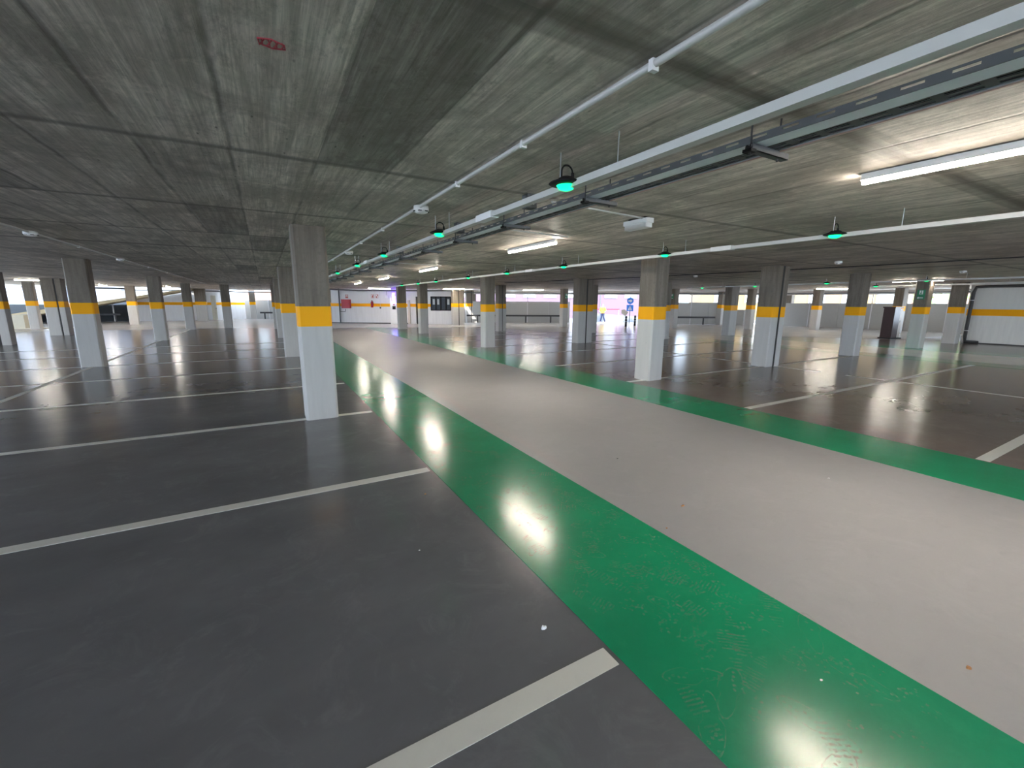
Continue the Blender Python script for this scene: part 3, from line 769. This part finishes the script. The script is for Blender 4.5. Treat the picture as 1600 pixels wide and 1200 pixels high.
# ------------------------------------------------------------------ SIGNS, CABINETS
def exit_sign(x,y,z,w,h,label,yw=0):
    e=empty('exit_sign',(x,y,z),label,'sign','green exit signs',yw)
    MB().box(-w/2,-.012,0,w/2,-.001,h).build('sign_plate',M['signg'],e)
    p=MB(); W=w/2
    p.box(-W*.45,-.016,h*.52,W*.45,-.012,h*.93)      # doorway
    p.box(-W*.75,-.016,h*.12,W*.6,-.012,h*.2); p.raw([(-W*.85,-.016,h*.16),(-W*.45,-.016,h*.30),(-W*.45,-.016,h*.02)],[(0,2,1)])
    p.build('pictogram',M['signw'],e)
    q=MB(); q.lathe([(0,-.03*h*2),(.03*h*2,0),(0,.03*h*2)],8,c=(0,-.017,h*.86)); q.box(-W*.10,-.0185,h*.66,W*.10,-.016,h*.80); q.box(-W*.25,-.0185,h*.56,-W*.05,-.016,h*.68); q.box(W*.05,-.0185,h*.55,W*.22,-.016,h*.66)
    q.build('running_figure',M['signg'],e)
exit_sign(21.745,6.72,1.86,.24,.36,'green exit sign with arrow high on the pale far column',-math.pi/2)
exit_sign(18.27,24.44,1.95,.24,.34,'tiny green exit sign on column before long panel wall')
exit_sign(23.725,20.0,1.95,.22,.34,'tiny green sign on column near the street exit',-math.pi/2)
# maroon cabinet
e=empty('pay_station',(26.95,9.25,0),'dark maroon and grey cabinet standing on far pale floor','cabinet',None,-.15)
MB().box(-.42,-.28,0,.42,.28,.06).build('plinth',M['black'],e)
MB().box(-.30,-.22,.06,.14,.26,1.50).build('front_panel',M['brown'],e)
MB().box(.14,-.20,.06,.38,.26,1.46).build('side_panel',M['beige'],e)
MB().box(-.36,-.26,1.50,.30,.28,1.56).build('top',M['brown'],e)
MB().box(.24,-.205,.8,.26,-.2,.9).build('lock',M['black'],e)

# ------------------------------------------------------------------ OUTSIDE
M['outer']=floor_mat('daylight_bounce_paving',(.55,.53,.50),.7,.06,.05,.1)  # unseen ground made pale to bounce daylight onto the ceiling
struct('street_ground',MB().box(-60,-60,-.6,120,120,-.32),M['outer'])
struct('street_ground',MB().prism([(22.6,29.5),(28.3,23.8),(34.6,20.5),(37,18),(60,30),(40,60),(20,48)],-.33,-.14),M['street'])
# low wall by the street
mb=MB(); A=Vector((27.3,32.3));B=Vector((33.5,28.6)); d=(B-A).normalized(); n=Vector((-d.y,d.x))*.25
def sl(a,za,b,zb):
    mb.raw([(a.x,a.y,-.3),(b.x,b.y,-.3),(b.x+n.x,b.y+n.y,-.3),(a.x+n.x,a.y+n.y,-.3),(a.x,a.y,za),(b.x,b.y,zb),(b.x+n.x,b.y+n.y,zb),(a.x+n.x,a.y+n.y,za)],
      [(3,2,1,0),(4,5,6,7),(0,1,5,4),(1,2,6,5),(2,3,7,6),(3,0,4,7)])
sl(A,.72,B,.17)
tag(mb.build('street_wall',M['winfr']),'low sloping white street wall outside the exit','low wall')
# pink building
def building(name,A,B,h,mat,label,rows,wins=(1.0,1.4),step=3.4,z0=-.4,depth=8,base=None,first=1.5,sill=2.35):
    a=math.atan2(B[1]-A[1],B[0]-A[0]); L=math.hypot(B[0]-A[0],B[1]-A[1])
    e=empty(name,(A[0],A[1],0),label,'building',None,a)
    MB().box(0,0,z0,L,depth,h).build('facade_wall',M[mat],e)
    for r_ in range(rows):
        u=first
        while u<L-1.5:
            z=sill+r_*3.0
            f=MB().box(u-.12,-.08,z-.12,u+wins[0]+.12,0,z).box(u-.12,-.08,z+wins[1],u+wins[0]+.12,0,z+wins[1]+.12).box(u-.12,-.08,z,u,0,z+wins[1]).box(u+wins[0],-.08,z,u+wins[0]+.12,0,z+wins[1]).build('window_frame',M['winfr'],e)
            MB().box(u,-.03,z,u+wins[0],-.005,z+wins[1]).build('window_pane',M['shutter'],f)
            u+=step
    MB().box(-.2,-.25,h,L+.2,depth,h+.3).build('roof_edge',M['winfr'],e)
    return e
pk=building('pink_building',(17,48.5),(42.5,36.6),7,'pink','pink apartment block across the street outside the exit',2,(1.3,1.2),2.45,first=.9)
MB().tube([(19.9,-.15,-.3),(19.9,-.15,7)],.05,6).build('downpipe',M['galvdark'],pk)
# warm building beyond the second panel wall
yb=building('yellow_building',(44,33),(58,20),8,'yellowb','yellow building seen above the panels past the exit',2,(1.4,1.3),3.2,sill=1.9)
sb=building('salmon_building',(58,19),(66,2),8,'salmon','salmon and yellow building beyond the large twin column',2,(1.4,1.6),3.6,sill=1.9)
rb=building('salmon_house',(-12,68),(10,66),7,'salmon','salmon brick house beyond the far end panels',2,(1.2,1.3),3.2,sill=3.0)
wb=building('white_house',(-40,72),(-14,70),7,'winfr','white house glimpsed through opening above the ramp',2,(1.2,1.3),3.5,sill=3.2)
# fence in the gap
e=empty('street_fence',(36.5,22.6,-.1),'thin metal railing outside the gap beside greenish column','fence',None,-.55)
mb=MB().box(0,0,1.15,5,.03,1.2).box(0,0,.15,5,.03,.2); mb.build('fence_rails',M['galvdark'],e)
mb=MB()
for k in range(40): mb.box(k*.125,.005,.15,k*.125+.02,.025,1.2)
mb.build('fence_bars',M['galvdark'],e)
e=empty('street_fence',(34.0,29.2,-.2),'pinkish railing behind road signs outside the exit','fence',None,-.55)
MB().box(-2.4,0,.95,1.5,.03,1.0).build('fence_rails',M['galvdark'],e); mb=MB()
for k in range(30): mb.box(-2.4+k*.13,.005,.1,-2.38+k*.13,.025,1.0)
mb.build('fence_bars',M['galvdark'],e)
# bollards
def bollard(x,y,label,s=1.0):
    e=empty('bollard',(x,y,0),label,'bollard','street bollards')
    MB().lathe([(0,0),(.085,0),(.085,.30),(.07,.34),(.07,.38),(.085,.40),(.085,.50),(.065,.54),(.065,.57),(.08,.6),(.08,.70),(.05,.75),(0,.76)],14).build('post',M['railbk'],e)
    MB().lathe([(.071,.335),(.088,.345),(.088,.375),(.071,.385)],14).lathe([(.066,.535),(.086,.545),(.086,.57),(.066,.58)],14).build('reflective_ring',M['galv'],e)
bollard(22.5,22.9,'dark bollard at the exit, closer to hi-vis worker'); bollard(24.2,23.7,'dark bollard at the exit, closer to single column')
# road sign post
face=math.atan2(26.9,26.8)  # direction from hall
e=empty('road_sign_post',(26.85,26.95,-.14),'white post with round blue arrow sign and square crossing sign','road sign',None,face-math.pi/2)
MB().tube([(0,0.04,0),(0,0.04,2.45)],.035,8).build('post',M['winfr'],e)
def vdisc(mb,cx,cz,r,y,n=28,t=.01):
    front=[(cx+r*math.cos(2*math.pi*k/n),y,cz+r*math.sin(2*math.pi*k/n)) for k in range(n)]
    back=[(p[0],y+t,p[2]) for p in front]
    mb.raw(front+back,[tuple(range(n)),tuple(range(2*n-1,n-1,-1))]+[(k,n+k,n+(k+1)%n,(k+1)%n) for k in range(n)])
mb=MB(); vdisc(mb,0,2.0,.27,-.0); s1=mb.build('round_sign',M['signb'],e)
MB().raw([(.17,-.006,2.0),(.02,-.006,2.14),(.02,-.006,2.05),(-.16,-.006,2.05),(-.16,-.006,1.95),(.02,-.006,1.95),(.02,-.006,1.86)],[(0,1,2,3,4,5,6)]).build('arrow_mark',M['signw'],s1)
s2=MB().box(-.27,0,1.15,.27,.01,1.66).build('square_sign',M['signb'],e)
mb=MB().raw([(-.18,-.006,1.22),(.18,-.006,1.22),(0,-.006,1.60)],[(0,1,2)]); mb.build('white_triangle',M['signw'],s2)
mb=MB(); vdisc(mb,0.0,1.49,.025,-.012); mb.box(-.02,-.012,1.36,.02,-.008,1.46); mb.box(-.05,-.012,1.27,-.02,-.008,1.37); mb.box(.02,-.012,1.27,.05,-.008,1.37); mb.build('walking_figure',M['signb'],s2)
e=empty('tilted_sign',(25.9,26.6,-.14),'brownish tilted sign back beside the road sign post','road sign',None,face-math.pi/2)
MB().raw([(-.25,0,.95),(.1,0,.75),(.32,0,1.05),(.0,0,1.3),(-.25,0,1.25)]+[(-.25,.02,.95),(.1,.02,.75),(.32,.02,1.05),(.0,.02,1.3),(-.25,.02,1.25)],[(0,1,2,3,4),(9,8,7,6,5),(0,5,6,1),(1,6,7,2),(2,7,8,3),(3,8,9,4),(4,9,5,0)]).build('sign_plate',M['beige'],e)
MB().tube([(0,.03,0),(0,.03,1.0)],.025,6).build('post',M['galv'],e)
# barrier tape/bar
MB_=MB().box(0,0,0,2.6,.04,.09); o=MB_.build('barrier_bar',M['red']); o.location=(27.9,32.9,1.02); o.rotation_euler=(0,0,-.5); tag(o,'horizontal red barrier bar beside hi-vis worker','barrier')
o2=MB().box(0,0,-1.2,.05,.05,0).box(2.5,0,-1.2,2.55,.05,0).build('barrier_post',M['whitebar'],o)

# ---- worker
# body as smooth merged tubes in a single mesh (skin layer needs no operator this way)
def person2():
    e=empty('person',(27.35,30.9,-.14),'person in yellow and orange hi-vis jacket walking outside the exit','person',None,face-math.pi/2)
    b=MB()
    def limb(p,r,n=12): b.tube(p,r,n)
    def ell(c,rx,ry,rz,tgt=None):
        (tgt or b).lathe([(0,0)],3) if 0 else None
        n=12; vs=[];fs=[]
        for i in range(9):
            ph=-math.pi/2+math.pi*i/8
            for k in range(n):
                a=2*math.pi*k/n; vs.append((c[0]+rx*math.cos(ph)*math.cos(a),c[1]+ry*math.cos(ph)*math.sin(a),c[2]+rz*math.sin(ph)))
        for i in range(8):
            for k in range(n): fs.append((i*n+k,i*n+(k+1)%n,(i+1)*n+(k+1)%n,(i+1)*n+k))
        (tgt or b).raw(vs,fs,0,True)
    ell((0,0,.93),.17,.12,.13); limb([(0,0,.9),(0,0,1.1),(0,0,1.3),(0,0,1.42)],[.15,.14,.17,.09]); limb([(0,0,1.38),(.01,-.01,1.54)],[.06,.055])
    ell((.02,-.02,1.62),.078,.095,.115); ell((.02,-.115,1.60),.012,.022,.02); ell((-.06,-.02,1.61),.012,.02,.03); ell((.10,-.02,1.61),.012,.02,.03)
    for s,kx,fx in ((-1,-.10,-.20),(1,.10,.24)):
        limb([(.08*s,0,.92),(kx,-.03,.50),(fx,.03,.08)],[.095,.065,.042]); limb([(fx,.06,.05),(fx+.02,-.05,.045),(fx+.03,-.16,.03)],[.04,.045,.03])
        limb([(.17*s,0,1.39),(.25*s,.02,1.13),(.25*s-.03,-.18,1.02)],[.06,.047,.033]); ell((.25*s-.04,-.24,1.0),.022,.045,.035)
        for q in range(4): limb([(.25*s-.06+q*.014,-.27,1.005),(.25*s-.06+q*.014,-.31,1.0-.004*q),(.25*s-.06+q*.014,-.33,.98)],[.008,.007,.005],6)
        limb([(.25*s-.02*s,-.22,1.01),(.25*s-.05*s-.02,-.25,1.03),(.25*s-.06*s,-.28,1.03)],[.01,.009,.007],6)
    body=b.build('body',M['skin'],e)
    def rem(o):
        r=o.modifiers.new('Remesh','REMESH'); r.mode='VOXEL'; r.voxel_size=.012; r.use_smooth_shade=True
    rem(body)
    j=MB(); j.tube([(0,0,1.22),(0,0,1.3),(0,0,1.40),(0,0,1.46)],[.19,.195,.16,.07],14)
    for s in (-1,1): j.tube([(.15*s,0,1.41),(.25*s,.02,1.14),(.25*s-.02,-.13,1.04)],[.085,.068,.05],10)
    jk=j.build('jacket_top',M['hivis'],e)
    MB().tube([(0,0,.88),(0,0,1.05),(0,0,1.23)],[.20,.185,.19],14).build('jacket_hem',M['orange'],e)
    t=MB(); t.tube([(0,0,.84),(0,0,.98)],[.17,.165],12)
    for s,kx,fx in ((-1,-.10,-.20),(1,.10,.24)): t.tube([(.08*s,0,.92),(kx,-.03,.50),(fx,.03,.10)],[.11,.08,.06],10)
    t.build('trousers',M['navy'],e)
    h=MB(); ell((.02,.0,1.655),.09,.10,.09,h); h.build('hair',M['hair'],e)
person2()

# ---- street trees and parked car hints beyond the panel wall
def tree(x,y,h,label):
    e=empty('street_tree',(x,y,-.3),label,'tree','street trees')
    MB().tube([(0,0,0),(.05,.03,h*.45),(.0,.1,h*.7)],[.14,.10,.05],8).build('trunk',M['bark'],e)
    mb=MB()
    for _ in range(420):
        a=random.uniform(0,2*math.pi); ph=random.uniform(-.9,1.4); rr=random.uniform(.5,1)*h*.32
        c=Vector((rr*math.cos(a)*math.cos(ph*.8),rr*math.sin(a)*math.cos(ph*.8),h*.62+rr*math.sin(ph)*.95))
        s=random.uniform(.10,.2); u=Vector((random.gauss(0,1),random.gauss(0,1),random.gauss(0,1))).normalized(); v=u.orthogonal().normalized()
        mb.face([c+u*s,c+v*s*.6,c-u*s,c-v*s*.6])
    mb.build('crown',M['leaf'],e)
tree(49,9.5,5.0,'leafy street tree seen above panels beside the far corner column')
tree(47.5,12.0,5.5,'second street tree above the panels, further from corner column')
tree(50,15.5,4.6,'street tree beyond maroon cabinet above the panels')

# ------------------------------------------------------------------ LIGHT
w=bpy.data.worlds.new('sky'); SC.world=w; w.use_nodes=True; nt=w.node_tree; bg=nt.nodes['Background']
bg.inputs[0].default_value=(.68,.82,1.0,1); bg.inputs[1].default_value=2.1
def sun(rot,strength,c,ang=.6):
    l=bpy.data.lights.new('sun','SUN'); l.energy=strength; l.color=c; l.angle=math.radians(ang)
    o=bpy.data.objects.new('sun',l); COL.objects.link(o); o.rotation_euler=rot; return o
dirv=Vector((.42,.72,-.62)).normalized()
s=sun((0,0,0),1.3,(1,.93,.84)); s.rotation_euler=dirv.to_track_quat('-Z','Y').to_euler()

# ------------------------------------------------------------------ CAMERA
f=667.379; yaw=.519099; pitch=-.187945; roll=.0061634
cy,sy=math.cos(yaw),math.sin(yaw); cp,sp=math.cos(pitch),math.sin(pitch)
F=Vector((sy*cp,cy*cp,sp)); R=Vector((cy,-sy,0)); U=R.cross(F)
c,s_=math.cos(roll),math.sin(roll)
R2=c*R+s_*U; U2=-s_*R+c*U
cam=bpy.data.cameras.new('camera'); co=bpy.data.objects.new('camera',cam); COL.objects.link(co)
cam.sensor_width=36; cam.lens=f/1600*36; cam.clip_start=.05; cam.clip_end=300
mt=Matrix.Identity(4)
for i in range(3): mt[i][0]=R2[i]; mt[i][1]=U2[i]; mt[i][2]=-F[i]
mt[2][3]=1.64; co.matrix_world=mt
SC.camera=co
vs=SC.view_settings; vs.view_transform='Standard'; vs.look='None'; vs.gamma=1; vs.exposure=3.08; vs.use_curve_mapping=False
